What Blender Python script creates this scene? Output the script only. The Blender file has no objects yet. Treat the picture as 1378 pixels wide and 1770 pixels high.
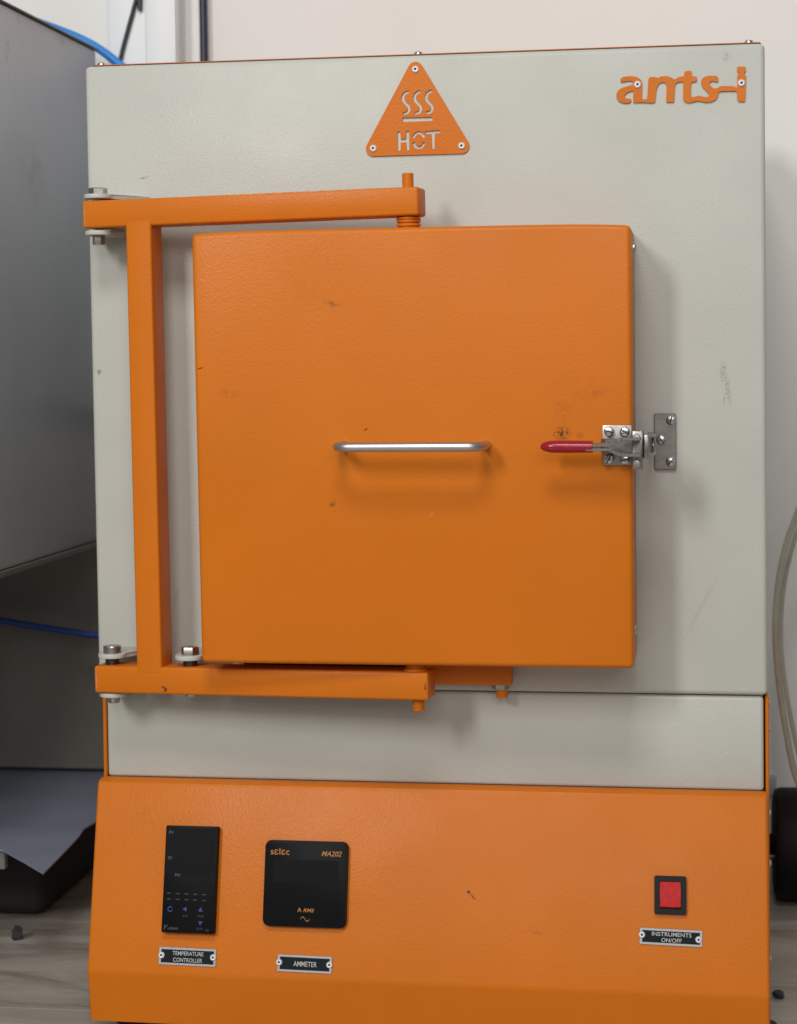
import bpy, bmesh, math, random
from mathutils import Vector, Matrix
random.seed(7)
R = math.radians
sc = bpy.context.scene
COL = sc.collection

# ------------------------------------------------------------------ camera
cam_d = bpy.data.cameras.new('camera')
cam = bpy.data.objects.new('camera', cam_d)
COL.objects.link(cam)
cam_d.sensor_fit = 'HORIZONTAL'
cam_d.sensor_width = 14.9
cam_d.lens = 14.9 * 3365.2 / 1378.0
cam_d.shift_y = -(885.0 - 728.9) / 1378.0          # the photograph is cropped at the top
cam_d.clip_start, cam_d.clip_end = 0.05, 100.0
yaw, pitch, roll = 0.15243, -0.0329, 0.01078
M3 = (Matrix.Rotation(yaw, 3, 'Z') @ Matrix.Rotation(pitch, 3, 'X') @ Matrix.Rotation(roll, 3, 'Y'))
right, fwd, up = M3.col[0], M3.col[1], M3.col[2]
cm = Matrix((right, up, -fwd)).transposed().to_4x4()
cm.translation = Vector((0.24109, -1.70575, 0.61037))
cam.matrix_world = cm
cam_d.dof.use_dof = True
cam_d.dof.focus_distance = 1.68
cam_d.dof.aperture_fstop = 4.5
sc.camera = cam

# ------------------------------------------------------------------ world, lamps, exposure
world = bpy.data.worlds.new('World')
sc.world = world
world.use_nodes = True
bg = world.node_tree.nodes['Background']
bg.inputs['Color'].default_value = (0.97, 0.985, 1.0, 1)
bg.inputs['Strength'].default_value = 0.135

def ceiling_or_fill_lamp(name, loc, sx, sy, watts, color, target=(0, 0, 0.5)):
    d = bpy.data.lights.new(name, 'AREA')
    d.shape = 'RECTANGLE'
    d.size, d.size_y = sx, sy
    d.energy = watts
    d.color = color
    o = bpy.data.objects.new(name, d)
    COL.objects.link(o)
    o.location = loc
    o.rotation_euler = (Vector(target) - Vector(loc)).to_track_quat('-Z', 'Y').to_euler()
    return o
ceiling_or_fill_lamp('ceiling_or_fill_lamp', (0.04, -1.90, 2.60), 0.85, 0.60, 23, (1.0, 0.985, 0.955))
ceiling_or_fill_lamp('ceiling_or_fill_lamp', (-1.48, -4.00, 2.45), 0.50, 1.15, 60, (1.0, 0.985, 0.96))
ceiling_or_fill_lamp('ceiling_or_fill_lamp', (0.90, -5.00, 2.20), 2.40, 1.40, 40, (1.0, 0.985, 0.965))  # unseen soft fill, added to brighten the right-hand wall

sc.view_settings.view_transform = 'Standard'
sc.view_settings.look = 'None'
sc.view_settings.gamma = 1.0
sc.view_settings.exposure = 0.28
sc.view_settings.use_curve_mapping = False
sc.render.engine = 'CYCLES'
sc.cycles.use_denoising = True
sc.cycles.max_bounces = 6

# ------------------------------------------------------------------ materials
def node(nt, kind, **kw):
    n = nt.nodes.new(kind)
    for k, v in kw.items():
        setattr(n, k, v)
    return n

def base_mat(name, color, rough=0.5, metal=0.0, spec=0.5):
    m = bpy.data.materials.new(name)
    m.use_nodes = True
    b = m.node_tree.nodes['Principled BSDF']
    b.inputs['Base Color'].default_value = (*color, 1)
    b.inputs['Roughness'].default_value = rough
    b.inputs['Metallic'].default_value = metal
    b.inputs['Specular IOR Level'].default_value = spec
    return m, m.node_tree, b

def add_noise_color(nt, b, color, amount, scale, detail=4, stretch=(1, 1, 1), space='Object'):
    tc = node(nt, 'ShaderNodeTexCoord')
    mp = node(nt, 'ShaderNodeMapping')
    mp.inputs['Scale'].default_value = stretch
    nt.links.new(tc.outputs[space], mp.inputs['Vector'])
    nz = node(nt, 'ShaderNodeTexNoise')
    nz.inputs['Scale'].default_value = scale
    nz.inputs['Detail'].default_value = detail
    nt.links.new(mp.outputs[0], nz.inputs['Vector'])
    mr = node(nt, 'ShaderNodeMapRange')
    mr.inputs['From Min'].default_value = 0.3
    mr.inputs['From Max'].default_value = 0.7
    mr.inputs['To Min'].default_value = 1 - amount
    mr.inputs['To Max'].default_value = 1 + amount
    nt.links.new(nz.outputs['Fac'], mr.inputs['Value'])
    mx = node(nt, 'ShaderNodeMix', data_type='RGBA', blend_type='MULTIPLY')
    mx.inputs[0].default_value = 1.0
    mx.inputs[6].default_value = (*color, 1)
    nt.links.new(mr.outputs[0], mx.inputs[7])
    nt.links.new(mx.outputs[2], b.inputs['Base Color'])
    return tc, mx

def add_bump(nt, b, tc, layers, dist=0.0004, strength=0.5):
    last = None
    for scale, w in layers:
        nz = node(nt, 'ShaderNodeTexNoise')
        nz.inputs['Scale'].default_value = scale
        nz.inputs['Detail'].default_value = 2
        nt.links.new(tc.outputs['Object'], nz.inputs['Vector'])
        ml = node(nt, 'ShaderNodeMath', operation='MULTIPLY')
        ml.inputs[1].default_value = w
        nt.links.new(nz.outputs['Fac'], ml.inputs[0])
        if last is None:
            last = ml
        else:
            ad = node(nt, 'ShaderNodeMath', operation='ADD')
            nt.links.new(last.outputs[0], ad.inputs[0])
            nt.links.new(ml.outputs[0], ad.inputs[1])
            last = ad
    bp = node(nt, 'ShaderNodeBump')
    bp.inputs['Strength'].default_value = strength
    bp.inputs['Distance'].default_value = dist
    nt.links.new(last.outputs[0], bp.inputs['Height'])
    nt.links.new(bp.outputs[0], b.inputs['Normal'])
    nt.links.new(bp.outputs[0], b.inputs['Coat Normal'])

def add_stains_glints(nt, b, tc, mx, stains_glints):
    """stains: (position, half sizes, colour, opacity, break-up noise scale, tilt)"""
    cur = mx.outputs[2]
    for pos, half, colr, op, nsc, tilt in stains_glints:
        mp = node(nt, 'ShaderNodeMapping', vector_type='TEXTURE')
        mp.inputs['Location'].default_value = pos
        mp.inputs['Rotation'].default_value = (0, R(tilt), 0)
        mp.inputs['Scale'].default_value = half
        nt.links.new(tc.outputs['Object'], mp.inputs['Vector'])
        ln = node(nt, 'ShaderNodeVectorMath', operation='LENGTH')
        nt.links.new(mp.outputs[0], ln.inputs[0])
        nz = node(nt, 'ShaderNodeTexNoise')
        nz.inputs['Scale'].default_value = nsc
        nz.inputs['Detail'].default_value = 2
        nz.inputs['Roughness'].default_value = 0.7
        nt.links.new(tc.outputs['Object'], nz.inputs['Vector'])
        mr = node(nt, 'ShaderNodeMapRange', interpolation_type='SMOOTHSTEP')
        mr.inputs['From Min'].default_value = 1.0
        mr.inputs['From Max'].default_value = 0.1
        nt.links.new(ln.outputs['Value'], mr.inputs['Value'])
        th = node(nt, 'ShaderNodeMapRange')
        th.inputs['From Min'].default_value = 0.42
        th.inputs['From Max'].default_value = 0.66
        nt.links.new(nz.outputs['Fac'], th.inputs['Value'])
        m1 = node(nt, 'ShaderNodeMath', operation='MULTIPLY')
        nt.links.new(mr.outputs[0], m1.inputs[0])
        nt.links.new(th.outputs[0], m1.inputs[1])
        m2 = node(nt, 'ShaderNodeMath', operation='MULTIPLY', use_clamp=True)
        m2.inputs[1].default_value = op * 0.62
        nt.links.new(m1.outputs[0], m2.inputs[0])
        mm = node(nt, 'ShaderNodeMix', data_type='RGBA')
        nt.links.new(m2.outputs[0], mm.inputs[0])
        nt.links.new(cur, mm.inputs[6])
        mm.inputs[7].default_value = (*colr, 1)
        cur = mm.outputs[2]
    nt.links.new(cur, b.inputs['Base Color'])

def powder(name, color, rough, bump, stains_glints=()):
    m, nt, b = base_mat(name, color, rough + 0.04, 0.0, 0.22)
    tc, mx = add_noise_color(nt, b, color, 0.045, 9)
    rn = node(nt, 'ShaderNodeTexNoise')
    rn.inputs['Scale'].default_value = 14
    rn.inputs['Detail'].default_value = 4
    nt.links.new(tc.outputs['Object'], rn.inputs['Vector'])
    rm = node(nt, 'ShaderNodeMapRange')
    rm.inputs['From Min'].default_value = 0.3
    rm.inputs['From Max'].default_value = 0.7
    rm.inputs['To Min'].default_value = rough - 0.06
    rm.inputs['To Max'].default_value = rough + 0.12
    nt.links.new(rn.outputs['Fac'], rm.inputs['Value'])
    nt.links.new(rm.outputs[0], b.inputs['Roughness'])
    b.inputs['Coat Weight'].default_value = 0.09
    b.inputs['Coat Roughness'].default_value = 0.20
    add_bump(nt, b, tc, [(640, 1.0), (330, 0.7)], 0.0005, bump * 1.3)
    if stains_glints:
        add_stains_glints(nt, b, tc, mx, stains_glints)
    return m

ORANGE = (0.63, 0.163, 0.0055)
GREY = (0.525, 0.527, 0.478)
DK = (0.06, 0.03, 0.015)
MAT = {}
MAT['orange'] = powder('orange_powder_coat', ORANGE, 0.42, 0.30)
MAT['door'] = powder('orange_door_coat', ORANGE, 0.42, 0.26, [
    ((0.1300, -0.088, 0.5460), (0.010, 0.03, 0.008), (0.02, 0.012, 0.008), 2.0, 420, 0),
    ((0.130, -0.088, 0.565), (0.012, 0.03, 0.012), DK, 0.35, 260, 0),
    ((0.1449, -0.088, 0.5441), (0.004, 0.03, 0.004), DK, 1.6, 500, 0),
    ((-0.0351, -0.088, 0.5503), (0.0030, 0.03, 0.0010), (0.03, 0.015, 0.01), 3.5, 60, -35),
    ((-0.0626, -0.088, 0.6564), (0.012, 0.03, 0.005), DK, 0.8, 260, 20),
    ((-0.09, -0.088, 0.672), (0.03, 0.03, 0.014), DK, 0.15, 90, 10),
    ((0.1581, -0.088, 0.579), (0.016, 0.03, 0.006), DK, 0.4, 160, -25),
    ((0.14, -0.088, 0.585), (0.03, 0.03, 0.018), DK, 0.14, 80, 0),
    ((-0.1538, -0.088, 0.5814), (0.013, 0.03, 0.007), DK, 0.35, 160, 0),
    ((-0.0647, -0.088, 0.4867), (0.004, 0.03, 0.0045), DK, 1.2, 380, 30),
    ((0.0193, -0.088, 0.478), (0.006, 0.03, 0.002), (0.75, 0.36, 0.12), 0.9, 300, -40),
    ((-0.1347, -0.088, 0.6879), (0.0012, 0.03, 0.003), (0.85, 0.42, 0.15), 3.0, 80, 35),
    ((0.0966, -0.088, 0.6828), (0.004, 0.03, 0.0014), (0.8, 0.40, 0.13), 1.6, 200, 30),
    ((-0.1785, -0.088, 0.603), (0.0045, 0.03, 0.0008), (0.05, 0.025, 0.015), 2.2, 60, -14),
])
MAT['arm'] = powder('orange_arm_coat', ORANGE, 0.42, 0.30, [
    ((0.0670, 0.0, 0.0040), (0.0022, 0.01, 0.0035), (0.10, 0.03, 0.01), 4.0, 300, 20),
    ((0.0655, 0.0, 0.0065), (0.0030, 0.01, 0.0015), (0.12, 0.04, 0.012), 2.5, 300, 0),
    ((0.3020, 0.0, 0.0120), (0.0012, 0.01, 0.0050), (0.05, 0.02, 0.01), 3.0, 700, 0),
    ((0.1200, 0.0, 0.4120), (0.0012, 0.01, 0.0012), (0.05, 0.02, 0.01), 4.0, 60, 0),
    ((0.0020, 0.0, 0.4200), (0.0015, 0.01, 0.0150), (0.80, 0.42, 0.20), 1.2, 500, 0),
    ((0.0020, 0.0, 0.0120), (0.0012, 0.01, 0.0130), (0.85, 0.50, 0.28), 1.4, 500, 0),
    ((0.1800, 0.0, 0.4345), (0.1300, 0.01, 0.0012), (0.85, 0.50, 0.25), 0.9, 420, 0),  # pale strip paints the highlight along the upper arm's top edge
    ((0.1800, 0.0, 0.0235), (0.1300, 0.01, 0.0010), (0.85, 0.50, 0.25), 0.7, 420, 0),  # the same glint painted along the lower arm
])
MAT['console'] = powder('orange_console_coat', ORANGE, 0.42, 0.30, [
    ((0.0453, -0.03, 0.139), (0.0014, 0.05, 0.0062), (0.08, 0.028, 0.01), 9.0, 30, -42),
    ((0.0490, -0.03, 0.1352), (0.0024, 0.05, 0.0018), (0.04, 0.015, 0.01), 12.0, 30, 0),
    ((0.0413, -0.03, 0.1432), (0.0019, 0.05, 0.0018), (0.05, 0.018, 0.01), 10.0, 30, 0),
    ((0.10, -0.03, 0.112), (0.012, 0.05, 0.003), DK, 0.6, 300, 10),
    ((-0.25, -0.03, 0.20), (0.02, 0.05, 0.012), DK, 0.3, 150, 10),
])
MAT['grey'] = powder('light_grey_powder_coat', GREY, 0.40, 0.34, [
    ((0.2632, 0, 0.596), (0.0035, 0.03, 0.013), (0.2, 0.2, 0.19), 1.5, 420, 4),
    ((0.2675, 0, 0.580), (0.0032, 0.03, 0.021), (0.2, 0.2, 0.19), 1.4, 480, -8),
    ((0.2645, 0, 0.572), (0.0012, 0.03, 0.010), (0.2, 0.2, 0.19), 1.4, 400, 12),
    ((0.2681, 0, 0.8657), (0.006, 0.03, 0.006), (0.2, 0.2, 0.19), 1.0, 420, 0),
    ((0.243, 0, 0.39), (0.003, 0.03, 0.05), (0.25, 0.25, 0.24), 0.6, 900, 28),
    ((-0.2954, 0, 0.600), (0.004, 0.03, 0.004), (0.12, 0.12, 0.11), 1.5, 300, 0),
    ((-0.2263, 0, 0.395), (0.003, 0.03, 0.016), (0.2, 0.2, 0.19), 1.0, 350, 6),
    ((-0.25, 0, 0.775), (0.010, 0.03, 0.0012), (0.15, 0.15, 0.14), 1.6, 260, -8),
    ((0.262, 0, 0.262), (0.010, 0.03, 0.0012), (0.62, 0.62, 0.55), 2.0, 150, -14),
])
MAT['plate'] = powder('grey_hinge_plate_coat', GREY, 0.38, 0.15)

def metal(name, c, rough, stretch=(1, 1, 1), amt=0.12, scale=500):
    m, nt, b = base_mat(name, c, rough, 1.0)
    tc, mx = add_noise_color(nt, b, c, amt, scale, 3, stretch)
    return m
MAT['steel'] = metal('stainless_steel', (0.56, 0.55, 0.54), 0.30)
MAT['brushed'] = metal('brushed_steel_plate', (0.33, 0.305, 0.28), 0.36, (1, 1, 3), 0.14, 90)
MAT['latch_steel'] = metal('zinc_plated_latch_steel', (0.30, 0.285, 0.27), 0.35)
MAT['handle'] = metal('satin_handle_steel', (0.56, 0.55, 0.56), 0.40, (0.05, 1, 1), 0.08, 600)
MAT['bolt'] = metal('bolt_steel', (0.42, 0.39, 0.36), 0.34)
MAT['alu'] = base_mat('rivet_aluminium', (0.78, 0.79, 0.82), 0.32, 0.15)[0]
MAT['shaded_steel'] = metal('shade_darkened_steel', (0.10, 0.085, 0.075), 0.4)  # near-black spacer colour puts in the shadow beneath the hinge plates
MAT['dark_hole'] = base_mat('dark_recess', (0.012, 0.013, 0.02), 0.6)[0]
MAT['rubber'] = base_mat('black_rubber', (0.012, 0.012, 0.012), 0.7)[0]

def plain(name, c, rough, amt=0.08, scale=60, metalness=0.0, bump=0.0, spec=0.5):
    m, nt, b = base_mat(name, c, rough, metalness, spec)
    tc, mx = add_noise_color(nt, b, c, amt, scale)
    if bump:
        add_bump(nt, b, tc, [(scale * 6, 1.0)], 0.0005, bump)
    return m
MAT['red'] = plain('red_vinyl_grip', (0.34, 0.008, 0.022), 0.22, 0.06, 40)
MAT['black'] = plain('black_instrument_plastic', (0.0065, 0.0065, 0.0075), 0.45, 0.1, 80, spec=0.10)
MAT['black_window'] = plain('black_display_window', (0.0045, 0.004, 0.0045), 0.40, 0.1, 80, spec=0.10)
MAT['black_frame'] = plain('black_switch_plastic', (0.009, 0.009, 0.011), 0.45, 0.1, 80, spec=0.2)
MAT['rocker'] = plain('red_rocker_plastic', (0.50, 0.007, 0.007), 0.34, 0.22, 300, spec=0.18)
MAT['label_black'] = plain('anodised_black_label', (0.006, 0.010, 0.011), 0.5, 0.1, 90, spec=0.15)
MAT['label_edge'] = metal('bare_aluminium_label', (0.36, 0.355, 0.37), 0.42, amt=0.08)
MAT['print_silver'] = plain('silver_print', (0.52, 0.52, 0.53), 0.5, 0.1, 300)
MAT['print_grey'] = plain('dim_grey_print', (0.10, 0.10, 0.10), 0.5, 0.1, 300)
MAT['print_faint'] = plain('faint_grey_print', (0.035, 0.037, 0.036), 0.5, 0.1, 300)
MAT['print_orange'] = plain('orange_print', (0.52, 0.19, 0.03), 0.5, 0.1, 300)
MAT['print_blue'] = plain('blue_print', (0.014, 0.042, 0.24), 0.45, 0.1, 300)
m, nt, b = base_mat('grey_sheet_metal', (0.47, 0.485, 0.52), 0.42)
tc, mx = add_noise_color(nt, b, (0.47, 0.485, 0.52), 0.06, 7)
BR = (0.16, 0.13, 0.10)
add_stains_glints(nt, b, tc, mx, [
    ((0.3282, 0.0051, 0.9285), (0.03, 0.010, 0.018), BR, 0.9, 70, 0),
    ((0.3282, 0.0431, 0.9660), (0.03, 0.012, 0.010), BR, 0.8, 80, 0),
    ((0.3282, 0.0087, 0.8980), (0.03, 0.008, 0.010), BR, 0.8, 90, 0),
    ((0.3282, 0.1769, 0.9640), (0.03, 0.022, 0.010), BR, 0.7, 80, 0),
    ((0.3282, 0.0833, 0.8095), (0.03, 0.060, 0.050), (0.25, 0.24, 0.24), 0.5, 40, 0),
    ((0.3282, 0.1953, 0.7424), (0.03, 0.030, 0.004), (0.25, 0.24, 0.24), 0.7, 120, 0),
    ((0.3282, 0.0481, 0.4680), (0.03, 0.030, 0.020), (0.25, 0.24, 0.23), 0.5, 60, 0),
])
MAT['appliance'] = m
MAT['appliance_edge'] = plain('dark_green_grey_seam', (0.13, 0.145, 0.12), 0.5)
MAT['blue_cable'] = plain('blue_cable_sheath', (0.025, 0.25, 0.72), 0.35)
MAT['dark_cable'] = plain('dark_cable_sheath', (0.022, 0.026, 0.032), 0.45)
MAT['navy_cable'] = plain('dark_navy_cable_sheath', (0.020, 0.024, 0.045), 0.40)
MAT['trunking'] = plain('white_plastic_trunking', (0.86, 0.89, 0.90), 0.35, 0.02, 12)
MAT['sheet'] = plain('blue_grey_sheet', (0.22, 0.245, 0.315), 0.50, 0.14, 9, 0.0, 0.2)
MAT['wall_shade'] = plain('brown_grey_shade_panel', (0.19, 0.175, 0.155), 0.6, 0.15, 8)  # dark tone carries the shade on the wall below the appliance
MAT['shade_block'] = plain('black_sheet_shade', (0.012, 0.012, 0.012), 0.7)  # black stands in for the deep shade below the sheet
MAT['blue_shaded'] = plain('shaded_blue_cable_sheath', (0.016, 0.06, 0.26), 0.45)  # darker copy of the cable blue, with deep shade put into it
MAT['carton'] = plain('pale_carton', (0.16, 0.155, 0.15), 0.8, 0.08, 14)
MAT['blackbox'] = plain('black_moulded_plastic', (0.005, 0.005, 0.0055), 0.55, 0.12, 30, spec=0.2)
MAT['white_plastic'] = plain('white_plastic', (0.46, 0.47, 0.48), 0.45, 0.06, 30)
MAT['dirt'] = plain('dark_floor_dirt', (0.03, 0.03, 0.028), 0.8, 0.2, 200)
MAT['brass'] = metal('dull_brass', (0.40, 0.32, 0.16), 0.4)

m, nt, b = base_mat('clear_hose', (0.56, 0.55, 0.46), 0.22)
b.inputs['Transmission Weight'].default_value = 0.45
b.inputs['IOR'].default_value = 1.35
tc, mx = add_noise_color(nt, b, (0.56, 0.55, 0.46), 0.1, 30)
MAT['hose'] = m

# painted wall: warm off-white with faint blotches
m, nt, b = base_mat('painted_wall', (0.83, 0.815, 0.79), 0.75)
tc, mx = add_noise_color(nt, b, (0.83, 0.815, 0.79), 0.03, 3.5, 5)
add_bump(nt, b, tc, [(140, 1.0), (30, 0.6)], 0.0008, 0.25)
MAT['wall'] = m

# marble-look floor tile
m, nt, b = base_mat('veined_marble_tile', (0.4, 0.38, 0.36), 0.30)
tc = node(nt, 'ShaderNodeTexCoord')
mp = node(nt, 'ShaderNodeMapping')
mp.inputs['Rotation'].default_value = (0, 0, R(-82))
mp.inputs['Scale'].default_value = (5, 20, 9)
nt.links.new(tc.outputs['Generated'], mp.inputs['Vector'])
geo = node(nt, 'ShaderNodeNewGeometry')
nt.links.new(geo.outputs['Position'], mp.inputs['Vector'])
nz = node(nt, 'ShaderNodeTexNoise')
nz.inputs['Scale'].default_value = 1.0
nz.inputs['Detail'].default_value = 8
nz.inputs['Roughness'].default_value = 0.62
nz.inputs['Distortion'].default_value = 0.9
nt.links.new(mp.outputs[0], nz.inputs['Vector'])
cr = node(nt, 'ShaderNodeValToRGB')
el = cr.color_ramp.elements
el[0].position, el[0].color = 0.30, (0.19, 0.16, 0.125, 1)
el[1].position, el[1].color = 0.62, (0.50, 0.46, 0.405, 1)
e2 = cr.color_ramp.elements.new(0.45)
e2.color = (0.37, 0.335, 0.29, 1)
nt.links.new(nz.outputs['Fac'], cr.inputs[0])
nt.links.new(cr.outputs[0], b.inputs['Base Color'])
MAT['marble'] = m
MAT['grout'] = plain('grey_grout', (0.10, 0.095, 0.09), 0.9)

# ------------------------------------------------------------------ mesh helpers
I4 = Matrix.Identity(4)
def T(x, y, z):
    return Matrix.Translation((x, y, z))
FRONT = Matrix.Rotation(R(90), 4, 'X')     # local x, y, z -> world x, z, -y : things on an upright front

class MB:
    def __init__(self):
        self.bm = bmesh.new()
    def box(self, x0, x1, y0, y1, z0, z1, bev=0.0, seg=2, mi=0, mat=I4):
        t = bmesh.new()
        vs = [t.verts.new((x, y, z)) for x in (x0, x1) for y in (y0, y1) for z in (z0, z1)]
        for f in ((0, 1, 3, 2), (4, 6, 7, 5), (0, 4, 5, 1), (2, 3, 7, 6), (0, 2, 6, 4), (1, 5, 7, 3)):
            t.faces.new([vs[i] for i in f])
        if bev:
            bmesh.ops.bevel(t, geom=list(t.edges), offset=bev, segments=seg, profile=0.5, affect='EDGES')
        return self._merge(t, mi, mat)
    def prism(self, poly, h0, h1, bev=0.0, seg=2, mi=0, mat=I4):
        """poly in local x, y; thickness along local z"""
        t = bmesh.new()
        a = [t.verts.new((x, y, h0)) for x, y in poly]
        c = [t.verts.new((x, y, h1)) for x, y in poly]
        n = len(poly)
        t.faces.new(a[::-1]); t.faces.new(c)
        for i in range(n):
            t.faces.new((a[i], a[(i + 1) % n], c[(i + 1) % n], c[i]))
        if bev:
            bmesh.ops.bevel(t, geom=list(t.edges), offset=bev, segments=seg, profile=0.5, affect='EDGES')
        return self._merge(t, mi, mat)
    def lathe(self, prof, seg=24, mi=0, mat=I4, mi_fn=None):
        t = bmesh.new()
        rings = []
        for r, h in prof:
            if r < 1e-7:
                rings.append([t.verts.new((0, 0, h))])
            else:
                rings.append([t.verts.new((r * math.cos(2 * math.pi * k / seg), r * math.sin(2 * math.pi * k / seg), h)) for k in range(seg)])
        for i in range(len(rings) - 1):
            a, c = rings[i], rings[i + 1]
            for k in range(seg):
                k2 = (k + 1) % seg
                if len(a) == 1 and len(c) == 1:
                    continue
                if len(a) == 1:
                    f = t.faces.new((a[0], c[k], c[k2]))
                elif len(c) == 1:
                    f = t.faces.new((a[k], c[0], a[k2]))
                else:
                    f = t.faces.new((a[k], a[k2], c[k2], c[k]))
                if mi_fn:
                    f.material_index = mi_fn(i)
        if not mi_fn:
            for f in t.faces:
                f.material_index = mi
        return self._merge(t, None, mat)
    def tube(self, pts, r, seg=12, smooth=6, mi=0, flat=1.0):
        P = [Vector(p) for p in pts]
        if smooth > 1:
            Q = []
            for i in range(len(P) - 1):
                p0, p1, p2, p3 = P[max(i - 1, 0)], P[i], P[i + 1], P[min(i + 2, len(P) - 1)]
                for k in range(smooth):
                    s = k / smooth
                    Q.append(0.5 * ((2 * p1) + (p2 - p0) * s + (2 * p0 - 5 * p1 + 4 * p2 - p3) * s * s + (3 * p1 - p0 - 3 * p2 + p3) * s ** 3))
            Q.append(P[-1])
            P = Q
        t = bmesh.new()
        rings = []
        nrm = None
        for i, p in enumerate(P):
            tg = (P[min(i + 1, len(P) - 1)] - P[max(i - 1, 0)]).normalized()
            if nrm is None:
                ref = Vector((0, 0, 1)) if abs(tg.z) < 0.9 else Vector((1, 0, 0))
                nrm = tg.cross(ref).normalized()
            else:
                nrm = (nrm - tg * nrm.dot(tg)).normalized()
            bn = tg.cross(nrm)
            rings.append([t.verts.new(p + (nrm * math.cos(2 * math.pi * k / seg) + bn * math.sin(2 * math.pi * k / seg)) * r) for k in range(seg)])
        for a, c in zip(rings, rings[1:]):
            for k in range(seg):
                t.faces.new((a[k], a[(k + 1) % seg], c[(k + 1) % seg], c[k]))
        t.faces.new(rings[0][::-1]); t.faces.new(rings[-1])
        return self._merge(t, mi, I4)
    def _merge(self, t, mi, mat):
        bmesh.ops.recalc_face_normals(t, faces=t.faces)
        if mi is not None:
            for f in t.faces:
                f.material_index = mi
        t.transform(mat)
        tmp = bpy.data.meshes.new('tmp')
        t.to_mesh(tmp)
        t.free()
        self.bm.from_mesh(tmp)
        bpy.data.meshes.remove(tmp)
        return self
    def mesh(self, name, mats, smooth=True):
        me = bpy.data.meshes.new(name)
        self.bm.to_mesh(me)
        self.bm.free()
        for k in mats if isinstance(mats, (list, tuple)) else [mats]:
            me.materials.append(MAT[k])
        if smooth:
            for p in me.polygons:
                p.use_smooth = True
            me.set_sharp_from_angle(angle=R(32))
        return me
    def build(self, name, mats, parent=None, mw=None, smooth=True):
        return link(name, self.mesh(name, mats, smooth), parent, mw)

def link(name, me, parent=None, mw=None):
    o = bpy.data.objects.new(name, me)
    COL.objects.link(o)
    if parent:
        o.parent = parent
    if mw is not None:
        o.matrix_local = mw
    return o

def thing(name, loc, label, cat, group=None):
    o = bpy.data.objects.new(name, None)
    o.empty_display_size = 0.05
    COL.objects.link(o)
    o.location = loc
    return tag(o, label, cat, group)

def tag(o, label, cat, group=None):
    o['label'] = label
    o['category'] = cat
    if group:
        o['group'] = group
    return o

def curve_mesh(name, splines, half, bevel=0.0):
    """filled flat outline with cut-outs, given thickness; local x, y plane"""
    cu = bpy.data.curves.new(name, 'CURVE')
    cu.dimensions = '2D'
    cu.fill_mode = 'BOTH'
    K = 100.0
    cu.extrude = half * K
    cu.bevel_depth = bevel * K
    cu.bevel_resolution = 1
    for pts in splines:
        s = cu.splines.new('POLY')
        s.points.add(len(pts) - 1)
        for q, (x, y) in zip(s.points, pts):
            q.co = (x * K, y * K, 0, 1)
        s.use_cyclic_u = True
    o = bpy.data.objects.new(name, cu)
    COL.objects.link(o)
    bpy.context.view_layer.update()
    me = bpy.data.meshes.new_from_object(o.evaluated_get(bpy.context.evaluated_depsgraph_get()))
    bpy.data.objects.remove(o)
    bpy.data.curves.remove(cu)
    for v in me.vertices:
        v.co = v.co / K
    me.name = name
    return me

def text(name, body, size, mat, parent, x, y, z, align='CENTER', shear=0.0, bold=0.0, width=None, thick=0.00012):
    """flat lettering in the parent's local x, y plane, fitted to a width if one is given"""
    cu = bpy.data.curves.new(name, 'FONT')
    cu.body = body
    K = 400.0
    cu.size = size * K
    cu.align_x = 'LEFT'
    cu.shear = shear
    cu.offset = bold * K
    cu.extrude = thick * K
    cu.resolution_u = 4
    o = bpy.data.objects.new(name, cu)
    COL.objects.link(o)
    bpy.context.view_layer.update()
    me = bpy.data.meshes.new_from_object(o.evaluated_get(bpy.context.evaluated_depsgraph_get()))
    bpy.data.objects.remove(o)
    bpy.data.curves.remove(cu)
    for v in me.vertices:
        v.co = v.co / K
    xs = [v.co.x for v in me.vertices]
    x0, x1 = min(xs), max(xs)
    k = width / (x1 - x0) if width else 1.0
    w = (x1 - x0) * k
    off = {'LEFT': 0, 'CENTER': -w / 2, 'RIGHT': -w}[align]
    for v in me.vertices:
        v.co.x = (v.co.x - x0) * k + off
    me.name = name
    me.materials.clear()
    me.materials.append(MAT[mat])
    return link(name, me, parent, T(x, y, z))

def chaikin(P, n=1, q=0.2):
    for _ in range(n):
        Q = []
        for i in range(len(P)):
            a, c = P[i], P[(i + 1) % len(P)]
            Q.append((a[0] * (1 - q) + c[0] * q, a[1] * (1 - q) + c[1] * q))
            Q.append((a[0] * q + c[0] * (1 - q), a[1] * q + c[1] * (1 - q)))
        P = Q
    return P

def round_rect(w, h, r, n=6):
    P = []
    for cx, cy, a0 in ((w / 2 - r, h / 2 - r, 0), (-w / 2 + r, h / 2 - r, 90), (-w / 2 + r, -h / 2 + r, 180), (w / 2 - r, -h / 2 + r, 270)):
        for k in range(n + 1):
            a = R(a0 + 90 * k / n)
            P.append((cx + r * math.cos(a), cy + r * math.sin(a)))
    return P

# ------------------------------------------------------------------ setting: wall and tiled floor
wall = MB().box(-3.0, 3.0, 0.60, 0.72, -0.02, 3.0).build('wall', 'wall')
wall['kind'] = 'structure'
floor = MB().box(-3.0, 3.0, -2.4, 0.62, -0.06, -0.004).build('floor', 'grout')
floor['kind'] = 'structure'
tile_me = None
for ix in range(-3, 4):
    for iy in range(-3, 1):
        x0, y0 = -0.77 + ix * 0.6, 0.0385 + iy * 0.6
        if tile_me is None:
            tile_me = MB().box(0.0014, 0.5986, 0.0014, 0.5986, -0.0038, 0.0).mesh('tile', 'marble')
        link('tile', tile_me, floor, T(x0, y0, 0))

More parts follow.
